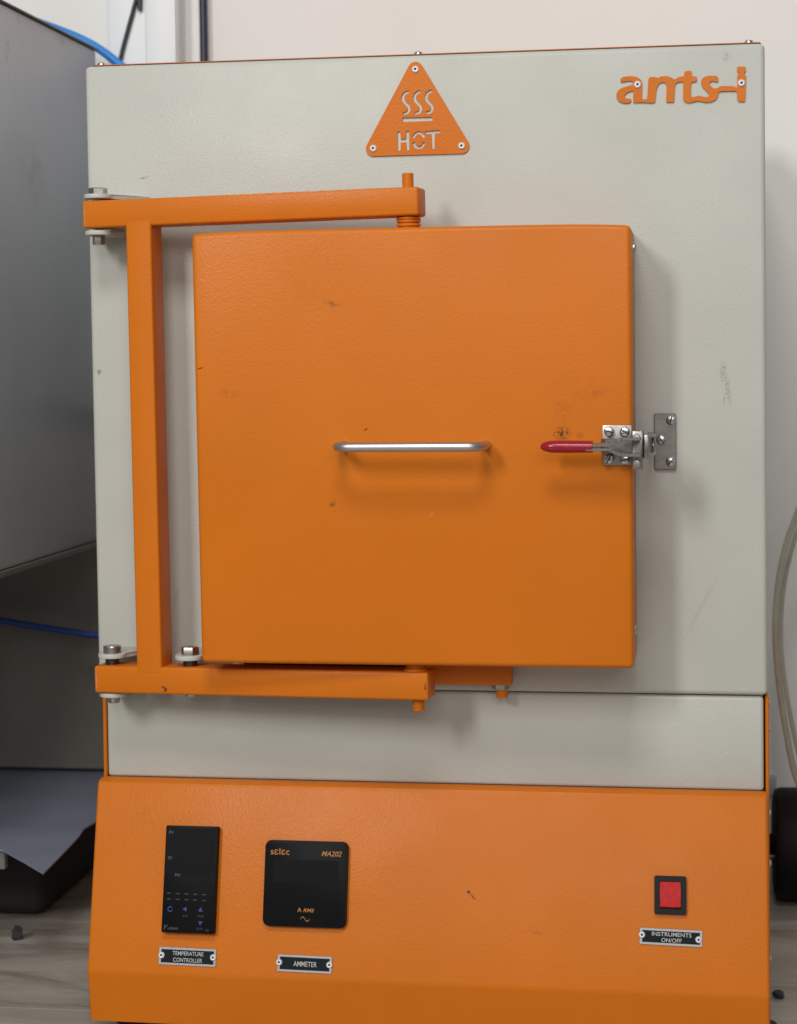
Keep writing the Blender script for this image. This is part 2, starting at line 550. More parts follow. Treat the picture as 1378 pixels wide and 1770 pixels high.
# ------------------------------------------------------------------ the furnace
F = thing('muffle_furnace', (0, 0, 0),
          'orange and light grey bench-top muffle furnace with closed orange door', 'furnace')

# body ------------------------------------------------------------
uh = MB().box(-0.3008, 0.3, 0.0, 0.50, 0.3141, 0.8766, 0.0045, 3)
for v in uh.bm.verts:
    if v.co.x < 0:
        v.co.x -= 0.0040 * (v.co.z - 0.3141) / 0.5625      # the sheet housing leans out a little at the top left
uh.build('upper_housing', 'grey', F)
lid = MB().box(-0.2985, 0.2965, 0.0090, 0.497, 0.8779, 0.8789, 0.0003, 1).build('lid', 'orange', F)
MB().box(-0.2945, 0.2966, 0.004, 0.49, 0.2296, 0.3128, 0.0035, 3).build('lower_front_panel', 'grey', F)
MB().box(-0.2995, -0.2960, 0.0075, 0.49, 0.0197, 0.3130, 0.001, 1).build('side_panel', 'orange', F)
MB().box(0.2982, 0.3012, 0.0075, 0.49, 0.0197, 0.3130, 0.001, 1).build('side_panel', 'orange', F)
screw_side = MB().lathe([(0.0035, 0), (0.0033, 0.0012), (0.002, 0.0022), (0, 0.0025)], 12).mesh('screw', 'bolt')
for z in (0.303, 0.28, 0.205, 0.16, 0.075):
    link('screw', screw_side, F, T(0.3012, 0.03, z) @ Matrix.Rotation(R(90), 4, 'Y'))
for x in (-0.268, 0.27):
    for y in (0.02, 0.44):
        MB().lathe([(0.0, 0.0), (0.017, 0), (0.018, 0.003), (0.018, 0.0197), (0, 0.0197)], 20).build('foot', 'rubber', F, T(x + (0.02 if x > 0 else -0.01), y, 0))
# slotted screws standing on the lid
def screw_mesh(r, h, name='screw', mat='steel', slot=True):
    b = MB()
    b.lathe([(r, 0), (r * 0.98, h * 0.45), (r * 0.8, h * 0.8), (r * 0.45, h * 0.97), (0, h)], 18)
    if slot:
        b.box(-r * 0.92, r * 0.92, -r * 0.13, r * 0.13, h * 0.55, h * 1.02, mi=1)
    return b.mesh(name, [mat, 'dark_hole'])
MB().box(-0.2990, 0.2970, 0.0075, 0.40, 0.8760, 0.8778).build('lid_gap_shade', 'rubber', lid, smooth=False)  # dark strip added for the shaded gap below the lid
lid_screw = screw_mesh(0.0042, 0.0036, slot=False)
for x in (-0.2935, -0.002, 0.287):
    link('screw', lid_screw, lid, T(x, 0.016, 0.8784))

# sloping control console -------------------------------------------
prof = [(0.0040, 0.2302), (-0.0048, 0.2300), (-0.0090, 0.2278), (-0.0112, 0.2238), (-0.0496, 0.0664), (-0.0425, 0.0197), (0.0040, 0.0197)]
bm = MB()
t = bmesh.new()
xa, xb = -0.3000, 0.2990
va = [t.verts.new((xa, y, z)) for y, z in prof]
vb = [t.verts.new((xb, y, z)) for y, z in prof]
t.faces.new(va); t.faces.new(vb[::-1])
ends = []
for i in range(len(prof)):
    j = (i + 1) % len(prof)
    t.faces.new((va[i], vb[i], vb[j], va[j]))
t.edges.ensure_lookup_table()
bev = [e for e in t.edges if abs(e.verts[0].co.x - e.verts[1].co.x) < 1e-6 or
       abs(e.verts[0].co.z - 0.0664) < 1e-6 and abs(e.verts[1].co.z - 0.0664) < 1e-6]
bmesh.ops.bevel(t, geom=bev, offset=0.0028, segments=3, profile=0.5, affect='EDGES')
bm._merge(t, 0, I4)
bm.build('control_console', 'console', F)

V = Vector((0, 0.2358, 0.9718)); N = Vector((0, -0.9718, 0.2358)); B0 = Vector((0, -0.0496, 0.0664))
SL = Matrix(((1, 0, 0, 0), (0, V.y, N.y, 0), (0, V.z, N.z, 0), (0, 0, 0, 1)))
def slope(u, v, n=0.0, rot=0.0):
    p = B0 + V * v + N * n + Vector((u, 0, 0))
    return T(*p) @ SL @ Matrix.Rotation(R(rot), 4, 'Z')

# rivets: domed aluminium ring with a dark mandrel hole
def rivet_mesh(r):
    h = r * 0.55
    p = [(r, 0), (r * 0.97, h * 0.4), (r * 0.8, h * 0.8), (r * 0.58, h), (r * 0.36, h * 0.95), (r * 0.30, h * 0.6), (0, h * 0.55)]
    return MB().lathe(p, 20, mi_fn=lambda i: 1 if i >= 4 else 0).mesh('rivet', ['alu', 'dark_hole'])
RIV = rivet_mesh(0.0032)
RIVS = rivet_mesh(0.0029)

# temperature controller
tcn = MB().box(-0.0240, 0.0240, -0.0465, 0.0465, 0.0, 0.0085, 0.0012, 2).build('temperature_controller', 'black', F, slope(-0.2073, 0.0828))
dz = 0.0086
MB().box(-0.0222, 0.0222, 0.004, 0.0445, 0.0084, 0.00862).build('display_window', 'black_window', tcn)
text('lettering', 'PV', 0.0040, 'print_grey', tcn, -0.0208, 0.0390, dz + 0.0001, 'LEFT')
text('lettering', 'SV', 0.0040, 'print_grey', tcn, -0.0208, 0.0168, dz + 0.0001, 'LEFT')
text('lettering', 'MV', 0.0040, 'print_grey', tcn, -0.0136, 0.0020, dz + 0.0001, 'LEFT')
mk = MB().box(-0.0018, 0.0018, -0.0004, 0.0004, 0, 0.0002).mesh('indicator_mark', 'print_faint')
for i in range(5):
    for j, v in enumerate((-0.0125, -0.0175)):
        link('indicator_mark', mk, tcn, T(-0.0182 + i * 0.0080, v - 0.0001 * i, 0.0085))
def tri(a, s):
    return [(s * math.cos(R(a + k * 120)), s * math.sin(R(a + k * 120))) for k in range(3)]
ring = MB()
for k in range(20):
    a0, a1 = R(40 + k * 15.5), R(40 + (k + 1) * 15.5)
    ring.prism([(0.0024 * math.cos(a0), 0.0024 * math.sin(a0)), (0.0024 * math.cos(a1), 0.0024 * math.sin(a1)),
                (0.0017 * math.cos(a1), 0.0017 * math.sin(a1)), (0.0017 * math.cos(a0), 0.0017 * math.sin(a0))], 0, 0.0003)
ring.build('key_symbol', 'print_blue', tcn, T(-0.0165, -0.0262, 0.0085), smooth=False)
for a, u, v in ((180, -0.0028, -0.0258), (90, 0.0112, -0.0262), (270, 0.0114, -0.0372)):
    MB().prism(tri(a, 0.0024), 0, 0.0003).build('key_symbol', 'print_blue', tcn, T(u, v, 0.0085), smooth=False)
text('lettering', 'A/M', 0.0027, 'print_faint', tcn, -0.0028, -0.0326, dz, bold=0.0)
text('lettering', 'STOP', 0.0027, 'print_faint', tcn, 0.0114, -0.0325, dz)
text('lettering', 'RUN', 0.0027, 'print_faint', tcn, 0.0110, -0.0432, dz)
text('lettering', 'Y', 0.0058, 'print_grey', tcn, -0.0216, -0.0438, dz, 'LEFT', 0.35)
text('lettering', 'UDIAN', 0.0030, 'print_grey', tcn, -0.0180, -0.0438, dz, 'LEFT', 0.25)
text('lettering', 'AI', 0.0034, 'print_faint', tcn, 0.0195, -0.0445, dz, 'RIGHT', 0.2)

# ammeter
am = MB().prism(round_rect(0.0745, 0.0742, 0.0055), 0, 0.0055, 0.0008, 2).build('ammeter', 'black', F, slope(-0.1031, 0.0819))
MB().prism(round_rect(0.058, 0.020, 0.001), 0.0054, 0.00566).build('display_window', 'black_window', am, T(0, 0.0105, 0))
text('lettering', 's\u025bl\u025bc', 0.0080, 'print_orange', am, -0.0322, 0.0246, 0.0056, 'LEFT', 0.0, 0.00003, 0.0170)
text('lettering', 'MA202', 0.0062, 'print_orange', am, 0.0318, 0.0243, 0.0056, 'RIGHT', 0.28, 0.00004, 0.0180)
text('lettering', 'A', 0.0052, 'print_orange', am, -0.0062, -0.0242, 0.0056, 'LEFT', 0.0, 0.00004)
text('lettering', 'RMS', 0.0044, 'print_orange', am, -0.0010, -0.0242, 0.0056, 'LEFT', 0.25, 0.00003, 0.0098)
wv = MB()
pts = [(-0.0040 + 0.008 * k / 20, 0.0018 * math.sin(2 * math.pi * k / 20)) for k in range(21)]
for a, c in zip(pts, pts[1:]):
    wv.prism([(a[0], a[1] - 0.0003), (c[0], c[1] - 0.0003), (c[0], c[1] + 0.0003), (a[0], a[1] + 0.0003)], 0, 0.0002)
wv.build('wave_symbol', 'print_orange', am, T(0.0008, -0.0302, 0.0055), smooth=False)

# rocker switch
sw = MB()
outer, inner = round_rect(0.0266, 0.0315, 0.0012, 3), round_rect(0.0182, 0.0232, 0.0006, 3)
swm = curve_mesh('rocker_switch', [outer, inner], 0.0019, 0.0003)
swm.materials.clear(); swm.materials.append(MAT['black_frame'])
swo = link('rocker_switch', swm, F, slope(0.2159, 0.0818, 0.0022))
rk = MB()
t = bmesh.new()
rp = [(-0.0114, -0.0006), (-0.0098, 0.0030), (-0.0020, 0.0026), (0.0060, 0.0018), (0.0114, 0.0006), (0.0114, -0.004), (-0.0114, -0.004)]
va = [t.verts.new((-0.0089, y, z)) for y, z in rp]; vb = [t.verts.new((0.0089, y, z)) for y, z in rp]
t.faces.new(va); t.faces.new(vb[::-1])
for i in range(len(rp)):
    j = (i + 1) % len(rp)
    t.faces.new((va[i], vb[i], vb[j], va[j]))
bmesh.ops.bevel(t, geom=list(t.edges), offset=0.0004, segments=2, affect='EDGES')
rk._merge(t, 0, I4)
rk.build('rocker', 'rocker', swo, T(0, 0, 0.0008))

# riveted nameplates
def nameplate(u, v, w, h, lines, sizes, widths, rot, rv, pitch_=0.0056):
    o = MB().prism(round_rect(w, h, 0.0008, 3), 0, 0.0010, 0.0002, 1).build('nameplate', 'label_edge', F, slope(u, v, 0, rot))
    MB().prism([(-w / 2 + 0.0022, -h / 2 + 0.0020), (w / 2 - 0.0022, -h / 2 + 0.0020), (w / 2 - 0.0022, h / 2 - 0.0020), (-w / 2 + 0.0022, h / 2 - 0.0020)],
               0.0009, 0.0012).build('black_field', 'label_black', o, smooth=False)
    n = len(lines)
    for i, (s, sz, wd) in enumerate(zip(lines, sizes, widths)):
        y = (n - 1) * pitch_ / 2 - i * pitch_ - sz * 0.36
        text('lettering', s, sz, 'print_silver', o, 0.0005, y, 0.00125, 'CENTER', 0, 0.00002, wd)
    for x, y in rv:
        link('rivet', RIVS, o, T(x, y, 0.0011))
    return o
nameplate(-0.2082, 0.0157, 0.0522, 0.0154, ['TEMPERATURE', 'CONTROLLER'], [0.0050, 0.0050], [0.0282, 0.0265], -0.6, [(-0.0235, 0.0004), (0.0235, 0.0004)])
nameplate(-0.1022, 0.0133, 0.0488, 0.0147, ['AMMETER'], [0.0062], [0.0208], -0.7, [(-0.0228, 0.0004), (0.0222, 0.0002)])
nameplate(0.2163, 0.0466, 0.0533, 0.0139, ['INSTRUMENTS', 'ON/OFF'], [0.0048, 0.0048], [0.0335, 0.0172], -1.1, [(-0.0247, 0.0009), (0.0234, -0.0008)], 0.0049)

# HOT warning triangle: rounded plate with cut-out symbol and word ---
LOGO = [(176.99, 846.67), (177.02, 849.96), (180.08, 851.36), (186.17, 851.77), (190.85, 850.92), (194.11, 848.7), (195.5, 846.08), (195.57, 842.32), (195.17, 831.78), (195.64, 831.21), (199.71, 831.31), (200.31, 838.42), (201.05, 850.35), (208.05, 850.13), (208.7, 848.93), (210.94, 850.27), (214.21, 850.86), (217.47, 850.52), (220.26, 849.5), (223.74, 847.51), (226.31, 849.3), (228.64, 849.93), (231.43, 850.07), (231.92, 854.26), (237.82, 854.77), (238.12, 849.85), (241.74, 849.5), (242.43, 848.78), (242.27, 845.28), (237.54, 844.97), (237.13, 839.14), (237.1, 833.07), (237.69, 832.02), (239.78, 832.14), (243.5, 833.1), (247.21, 832.19), (250.45, 831.49), (252.77, 832.49), (252.92, 833.98), (251.4, 835.89), (248.63, 838.78), (246.33, 841.65), (245.65, 844.47), (246.6, 847.24), (249.16, 849.26), (253.33, 849.83), (257.95, 849.68), (260.26, 848.76), (260.47, 845.4), (259.87, 844.25), (256.08, 845.31), (253.76, 844.91), (252.83, 843.54), (253.74, 841.42), (256.51, 838.9), (259.28, 838.91), (262.53, 840.67), (274.07, 840.31), (275.91, 838.62), (276.52, 840.69), (276.56, 849.07), (278.04, 850.42), (277.82, 851.59), (276.58, 852.56), (276.46, 856.75), (283.6, 856.75), (283.81, 852.79), (282.42, 851.3), (282.42, 850.28), (284.02, 848.83), (283.75, 840.46), (283.23, 827.36), (282.54, 826.77), (276.54, 827.19), (276.36, 835.81), (273.13, 836.14), (262.51, 836.24), (260.51, 835.37), (260.17, 832.35), (258.31, 829.14), (254.13, 827.41), (249.5, 827.17), (245.33, 828.14), (243.01, 828.68), (239.76, 827.94), (236.04, 827.11), (233.25, 827.57), (230.94, 829.28), (230.39, 830.93), (230.66, 837.47), (230.71, 845.42), (228.15, 845.59), (225.82, 845.11), (224.19, 843.99), (223.47, 841.44), (222.79, 828.83), (222.23, 828.0), (216.64, 828.31), (215.94, 828.9), (216.46, 837.92), (216.5, 843.07), (215.34, 845.07), (212.78, 845.62), (210.44, 844.9), (208.66, 842.38), (207.61, 839.13), (206.71, 829.79), (205.9, 828.17), (200.53, 828.19), (194.92, 828.83), (188.59, 828.7), (187.66, 829.67), (188.1, 839.28), (184.68, 838.44), (181.85, 837.12), (180.1, 834.83), (180.56, 833.31), (182.29, 832.41), (185.57, 832.31), (186.27, 830.88), (185.55, 829.26), (182.73, 828.41), (178.98, 828.76), (175.24, 830.51), (173.38, 833.63), (173.4, 836.92), (174.83, 839.69), (178.13, 841.7), (182.83, 843.2), (188.23, 844.53), (188.25, 846.31), (186.15, 847.69), (181.92, 847.45)]
HOLES = [[(-8.76, 845.19), (-11.14, 844.69), (-13.59, 842.84), (-14.85, 839.99), (-14.61, 836.78), (-12.57, 834.17), (-10.59, 832.35), (-9.46, 830.48), (-9.47, 828.45), (-10.59, 826.84), (-13.77, 826.25), (-13.31, 824.19), (-9.49, 825.01), (-7.44, 827.75), (-7.39, 830.98), (-8.93, 833.64), (-11.01, 835.58), (-12.63, 837.53), (-12.74, 839.59), (-11.89, 841.53), (-10.19, 842.79), (-8.3, 843.12)], [(1.66, 845.18), (-0.72, 844.68), (-3.16, 842.84), (-4.41, 839.99), (-4.17, 836.79), (-2.14, 834.18), (-0.16, 832.36), (0.97, 830.49), (0.96, 828.46), (-0.16, 826.85), (-3.34, 826.26), (-2.87, 824.2), (0.93, 825.03), (2.98, 827.77), (3.03, 830.99), (1.49, 833.65), (-0.58, 835.58), (-2.2, 837.53), (-2.31, 839.59), (-1.47, 841.53), (0.23, 842.78), (2.12, 843.12)], [(11.86, 845.27), (9.48, 844.77), (7.05, 842.93), (5.8, 840.08), (6.04, 836.88), (8.06, 834.28), (10.04, 832.45), (11.17, 830.59), (11.16, 828.56), (10.05, 826.95), (6.87, 826.36), (7.34, 824.31), (11.14, 825.13), (13.18, 827.87), (13.22, 831.08), (11.69, 833.74), (9.62, 835.67), (8.01, 837.62), (7.89, 839.68), (8.74, 841.61), (10.43, 842.87), (12.32, 843.21)], [(-13.99, 821.39), (12.06, 821.23), (12.35, 818.4), (-13.82, 818.27)], [(-18.73, 809.38), (-16.59, 809.4), (-16.25, 802.83), (-11.19, 802.89), (-10.95, 809.64), (-8.78, 809.62), (-8.75, 793.31), (-10.88, 793.24), (-11.06, 800.25), (-16.28, 800.27), (-16.56, 793.11), (-18.62, 793.04)], [(-3.8, 803.61), (-3.27, 804.96), (-2.58, 805.98), (-1.75, 806.72), (-0.87, 807.15), (0.03, 807.27), (0.92, 807.1), (1.79, 806.62), (2.6, 805.84), (3.27, 804.78), (3.77, 803.4), (5.62, 804.04), (5.04, 805.59), (4.13, 807.03), (2.96, 808.17), (1.57, 808.92), (0.05, 809.21), (-1.48, 809.01), (-2.89, 808.33), (-4.09, 807.26), (-5.02, 805.87), (-5.63, 804.35)], [(-5.61, 799.18), (-5.03, 797.6), (-4.13, 796.14), (-2.95, 794.98), (-1.56, 794.22), (-0.03, 793.92), (1.5, 794.14), (2.91, 794.83), (4.1, 795.92), (5.04, 797.33), (5.65, 798.87), (3.81, 799.6), (3.28, 798.23), (2.59, 797.18), (1.76, 796.42), (0.88, 795.99), (-0.01, 795.86), (-0.9, 796.04), (-1.77, 796.52), (-2.58, 797.32), (-3.25, 798.41), (-3.75, 799.81)], [(5.99, 809.08), (18.89, 809.53), (18.99, 807.51), (14.04, 807.36), (13.74, 794.04), (11.69, 793.97), (11.5, 807.19), (6.09, 807.06)]]
rc = [(-2.3, 863.6), (-40.6, 795.3), (38.0, 795.5)]
rr = 6.7
tri_out = []
for (cx, cy), a0, a1 in ((rc[0], 29.5, 150.5), (rc[1], 150.5, 270), (rc[2], 270, 389.5)):
    for k in range(9):
        a = R(a0 + (a1 - a0) * k / 8)
        tri_out.append((cx + rr * math.cos(a), cy + rr * math.sin(a)))
def widen(P, d=0.28):
    # grow a small cut-out outline by d millimetres all round
    area = sum(P[i][0] * P[(i + 1) % len(P)][1] - P[(i + 1) % len(P)][0] * P[i][1] for i in range(len(P)))
    sg = 1 if area > 0 else -1
    Q = []
    for i in range(len(P)):
        a, c, e = Vector(P[i - 1]), Vector(P[i]), Vector(P[(i + 1) % len(P)])
        n1, n2 = (c - a).normalized(), (e - c).normalized()
        n1, n2 = Vector((n1.y, -n1.x)) * sg, Vector((n2.y, -n2.x)) * sg
        b2 = n1 + n2
        if b2.length < 0.3:
            b2 = n1
        b2 = b2.normalized() / max(0.5, math.sqrt(max(0.0, (1 + n1.dot(n2)) / 2)))
        Q.append((c.x + b2.x * d, c.y + b2.y * d))
    return Q
mm = lambda P: [(x / 1000, z / 1000) for x, z in P]
me = curve_mesh('warning_triangle', [mm(tri_out)] + [mm(widen(h)) for h in HOLES], 0.0007)
me.materials.clear(); me.materials.append(MAT['orange'])
sign = link('warning_triangle', me, F, T(0, -0.0010, 0) @ FRONT)
for x, z in rc:
    link('rivet', RIV, sign, T(x / 1000, z / 1000, 0.0007))
me = curve_mesh('maker_logo', [mm(chaikin(LOGO, 1, 0.16))], 0.0007)
me.materials.clear(); me.materials.append(MAT['orange'])
logo = link('maker_logo', me, F, T(0, -0.0010, 0) @ FRONT)
for x, z in ((191.6, 844.1), (280.2, 842.6)):
    link('rivet', RIV, logo, T(x / 1000, z / 1000, 0.0007))

# door -----------------------------------------------------------------
DX0, DX1, DZ0, DZ1, DY = -0.1810, 0.1880, 0.3502, 0.7190, -0.088
dm = bmesh.new()
nx, nz = 24, 24
def crown(x):
    s = (x - DX0) / (DX1 - DX0)
    return 0.0022 * (1 - abs(2 * s - 1) ** 6)
rows = []
for y in (-0.003, DY):
    row = [dm.verts.new((DX0 + (DX1 - DX0) * i / nx, y, DZ1 + crown(DX0 + (DX1 - DX0) * i / nx) - 0.0016)) for i in range(nx + 1)]
    bot = [dm.verts.new((DX0 + (DX1 - DX0) * i / nx, y, DZ0)) for i in range(nx + 1)]
    rows.append((row, bot))
(bt, bb), (ft, fb) = rows
dm.faces.new(ft + fb[::-1]); dm.faces.new((bt + bb[::-1])[::-1])
for i in range(nx):
    dm.faces.new((ft[i], ft[i + 1], bt[i + 1], bt[i])); dm.faces.new((fb[i], bb[i], bb[i + 1], fb[i + 1]))
dm.faces.new((ft[0], bt[0], bb[0], fb[0])); dm.faces.new((ft[-1], fb[-1], bb[-1], bt[-1]))
bmesh.ops.recalc_face_normals(dm, faces=dm.faces)
sharp = [e for e in dm.edges if len(e.link_faces) == 2 and e.calc_face_angle() > R(40)]
bmesh.ops.bevel(dm, geom=sharp, offset=0.0042, segments=4, profile=0.5, affect='EDGES')
for v in dm.verts:
    if v.co.x < 0:
        v.co.x -= 0.0036 * (v.co.z - DZ0) / (DZ1 - DZ0) * min(1.0, -v.co.x / 0.1)
db = MB(); db._merge(dm, 0, I4)
door = db.build('door', 'door', F)
dscrew = screw_mesh(0.0045, 0.003, slot=False)
for z in (0.7014, 0.3764):
    link('screw', dscrew, door, T(DX1 - (0.0 if z > 0.5 else 0.0012), -0.040, z) @ Matrix.Rotation(R(90), 4, 'Y'))
hz, hy, hr, hb = 0.5369, -0.1280, 0.0040, 0.012
path = [(-0.0546, DY + 0.002, hz), (-0.0546, hy + hb, hz)]
for k in range(1, 6):
    a = R(90 * k / 6)
    path.append((-0.0546 + hb * (1 - math.cos(a)), hy + hb * (1 - math.sin(a)), hz))
path += [(-0.0546 + hb, hy, hz), (0.0665 - hb, hy, hz)]
for k in range(1, 6):
    a = R(90 * k / 6)
    path.append((0.0665 - hb + hb * math.sin(a), hy + hb * (1 - math.cos(a)), hz))
path += [(0.0665, hy + hb, hz), (0.0665, DY + 0.002, hz)]
MB().tube(path, hr, 20, 1).build('handle', 'handle', door)
# lower bracket of the door with its peg and nut
lug = MB().box(-0.01, 0.0795, -0.0230, -0.0050, 0.3236, 0.3485, 0.001, 2).build('door_bracket', 'orange', F)
MB().lathe([(0, -0.0120), (0.0047, -0.0120), (0.0050, -0.0113), (0.0050, 0), (0, 0)], 18).build('peg', 'orange', lug, T(0.0705, -0.0145, 0.3237))
MB().lathe([(0, -0.0050), (0.0070, -0.0050), (0.0076, -0.0042), (0.0076, 0.0), (0, 0)], 6).build('nut', 'bolt', lug, T(0.0695, -0.0145, 0.3238))
MB().box(-0.160, 0.010, -0.020, -0.002, 0.3340, 0.3535, 0.001, 1).build('door_gap_shade', 'rubber', F)  # black strip put where only shade fills the gap below the door

# hinge frame: two arms and an upright of square tube, swung slightly out --
HL = T(-0.2886, -0.050, 0.3161) @ Matrix.Rotation(R(-5.7), 4, 'Z') @ Matrix.Rotation(R(-0.6), 4, 'Y')
hf = MB()
hf.prism([(0.0405, -0.0002), (0.0640, -0.0002), (0.0640, 0.0276), (0.0405, 0.0276)], 0.0195, 0.4155, 0.0, mat=I4)
bmesh.ops.bevel(hf.bm, geom=[e for e in hf.bm.edges if abs(e.verts[0].co.z - e.verts[1].co.z) > 0.1], offset=0.0020, segments=3, profile=0.5, affect='EDGES')
hf = hf.build('hinge_frame', 'orange', F, HL)
for z in (0.0, 0.4110):
    MB().box(0.0, 0.3045, 0.0, 0.0280, z, z + 0.0240, 0.0022, 3).build('hinge_arm', 'arm', hf)
# pivot pins and washers between arm and door
px = 0.2925
wp = []
for z in (0.0, 0.0032, 0.0064, 0.0088):
    wp += [(0.0088, z), (0.0104, z + 0.0006), (0.0104, z + 0.0022), (0.0088, z + 0.0028)]
washer = [(0, 0)] + wp + [(0, wp[-1][1])]
MB().lathe([(0, 0), (0.0049, 0), (0.0049, 0.0125), (0.0044, 0.0132), (0, 0.0132)], 20).build('pivot_pin', 'orange', hf, T(px, 0.014, 0.4345))
MB().lathe(washer, 24).build('washer_stack', 'orange', hf, T(px, 0.014, 0.3990))
MB().lathe([(0, 0), (0.0045, 0), (0.0051, 0.0007), (0.0051, 0.012), (0, 0.012)], 20).build('pivot_pin', 'orange', hf, T(px, 0.014, -0.0110))
MB().lathe([(0, 0), (0.0104, 0), (0.0104, 0.0016), (0.0085, 0.0022), (0.0085, 0.006), (0, 0.006)], 24).build('washer_stack', 'orange', hf, T(px - 0.002, 0.014, 0.0240))

# grey hinge plates with their bolts --------------------------------------
def hinge_plate(cx, cy, z0, x0, x1, th=0.0040, r=0.0125):
    P = []
    for k in range(13):
        a = R(170 + 200 * k / 12)
        P.append((cx + r * math.cos(a), cy + r * math.sin(a)))
    P += [(x1, 0.001), (x0, 0.001)]
    return MB().prism(P, z0, z0 + th, 0.0009, 2).build('hinge_plate', 'plate', F)
def bolt_head(x, y, z, parent, up=True, r=0.0080, h=0.0060, name='bolt_head', seg=6, turn=10):
    s = 1 if up else -1
    return MB().lathe([(0, 0), (r, 0), (r, s * h * 0.85), (r * 0.92, s * h), (0, s * h)], seg).build(name, 'bolt', parent, T(x, y, z) @ Matrix.Rotation(R(turn), 4, 'Z'))
bt_x, bt_y = -0.2820, -0.0375
p1 = hinge_plate(bt_x, bt_y, 0.7535, -0.292, -0.2440)
bolt_head(bt_x, bt_y, 0.7574, p1, True, 0.0083, 0.0058, turn=20)
p2 = hinge_plate(bt_x + 0.0005, bt_y, 0.7213, -0.292, -0.2640)
bolt_head(bt_x, bt_y, 0.7212, p2, False, 0.0056, 0.0082, 'nut', 6, 5)
bb_x = -0.2755
p3 = hinge_plate(bb_x, bt_y, 0.3462, -0.286, -0.2420)
bolt_head(bb_x, bt_y, 0.3501, p3, True, 0.0080, 0.0066, seg=20)
MB().lathe([(0, 0), (0.0062, 0), (0.0062, 0.0068), (0, 0.0068)], 18).build('spacer', 'shaded_steel', p3, T(bb_x, bt_y, 0.3396))
p4 = hinge_plate(bb_x + 0.0005, bt_y, 0.3115, -0.286, -0.2560)
bolt_head(bb_x + 0.001, bt_y, 0.3114, p4, False, 0.0054, 0.0056, 'nut', 16)
p5 = hinge_plate(-0.2030, -0.0455, 0.3466, -0.214, -0.1700)
bolt_head(-0.2020, -0.0455, 0.3505, p5, True, 0.0080, 0.0072, turn=0)
MB().lathe([(0, 0), (0.0062, 0), (0.0062, 0.0068), (0, 0.0068)], 18).build('spacer', 'shaded_steel', p5, T(-0.202, -0.0455, 0.3400))
bolt_head(-0.2018, -0.0450, 0.3180, p5, False, 0.0052, 0.0045, 'nut', 6)

# toggle latch on the door edge ---------------------------------------------
zc = 0.5345
LT = MB().box(0.1617, 0.1865, -0.0546, -0.0552, 0.5178, 0.5515, 0.0008, 2).build('toggle_latch', 'latch_steel', F, T(0.0013, -0.0330, 0.0014))
ls = screw_mesh(0.0042, 0.0028)
for i, (x, z) in enumerate(((0.1675, 0.5462), (0.1806, 0.5460), (0.1674, 0.5232), (0.1804, 0.5228))):
    link('screw', ls, LT, T(x, -0.0579, z) @ FRONT @ Matrix.Rotation(R((-15, -35, 60, 20)[i]), 4, 'Z'))
ch = MB()
ch.prism([(0.1612, -0.0579), (0.1612, -0.0615), (0.1640, -0.0660), (0.1880, -0.0660), (0.1880, -0.0579)], 0.5285, 0.5405, 0.0006, 1)
ch.build('channel', 'latch_steel', LT)
lv = MB()
for s in (-1, 1):
    L = [(0.1500, 0.0016), (0.1690, 0.0018), (0.1745, 0.0050), (0.1790, 0.0066), (0.1945, 0.0066)]
    for (xa, za), (xb, zb) in zip(L, L[1:]):
        P = [(xa - 0.0002, zc + s * (za - 0.0013)), (xb + 0.0002, zc + s * (zb - 0.0013)), (xb + 0.0002, zc + s * (zb + 0.0013)), (xa - 0.0002, zc + s * (za + 0.0013))]
        ya = -0.092 + max(0, (xa - 0.169)) * 0.35
        lv.prism(P, 0.0790, 0.0925 - max(0, xa - 0.169) * 0.25, 0.0003, 1, mat=FRONT)
lv.build('lever', 'latch_steel', LT)
gp = [(0, 0.0), (0.0020, 0.0006), (0.0036, 0.0030), (0.0047, 0.0070), (0.0051, 0.0110), (0.0052, 0.0200), (0.0049, 0.0422), (0.0045, 0.0428), (0, 0.0428)]
g = MB(); g.lathe(gp, 24, mat=Matrix.Diagonal((1, 1.25, 1, 1)))
g.build('grip', 'red', LT, T(0.1130, -0.0870, 0.5352) @ Matrix.Rotation(R(90.4), 4, 'Y') @ Matrix.Rotation(R(0), 4, 'Z'))
br = MB()
br.box(0.1872, 0.1958, -0.0760, -0.0735, 0.5160, 0.5470, 0.0007, 2)
br.box(0.1872, 0.1892, -0.0740, -0.0570, 0.5175, 0.5470, 0.0004, 1)
br.box(0.1968, 0.2008, -0.0830, -0.0640, 0.5250, 0.5445, 0.0010, 2)
br.build('pivot_bracket', 'latch_steel', LT)
pin = MB().lathe([(0, 0), (0.0033, 0), (0.0033, 0.0016), (0.0026, 0.0024), (0, 0.0027)], 18).mesh('pin', 'steel')
for z in (0.5418, 0.5206):
    link('pin', pin, LT, T(0.1907, -0.0758, z) @ FRONT)
MB().lathe([(0, -0.010), (0.0030, -0.010), (0.0030, 0.0130), (0, 0.0130)], 14).build('cross_pin', 'steel', LT, T(0.1945, -0.0700, zc))
ub = MB()
hookp = [(0.1985, -0.0660, zc + 0.0085), (0.2025, -0.0560, zc + 0.0080), (0.2042, -0.0380, zc + 0.0070), (0.2030, -0.0200, zc + 0.0055), (0.2030, -0.0160, zc),
         (0.2030, -0.0200, zc - 0.0055), (0.2042, -0.0380, zc - 0.0070), (0.2025, -0.0560, zc - 0.0080), (0.1985, -0.0660, zc - 0.0085)]
ub.tube(hookp, 0.0016, 10, 4)
ub.build('hook_loop', 'latch_steel', LT)

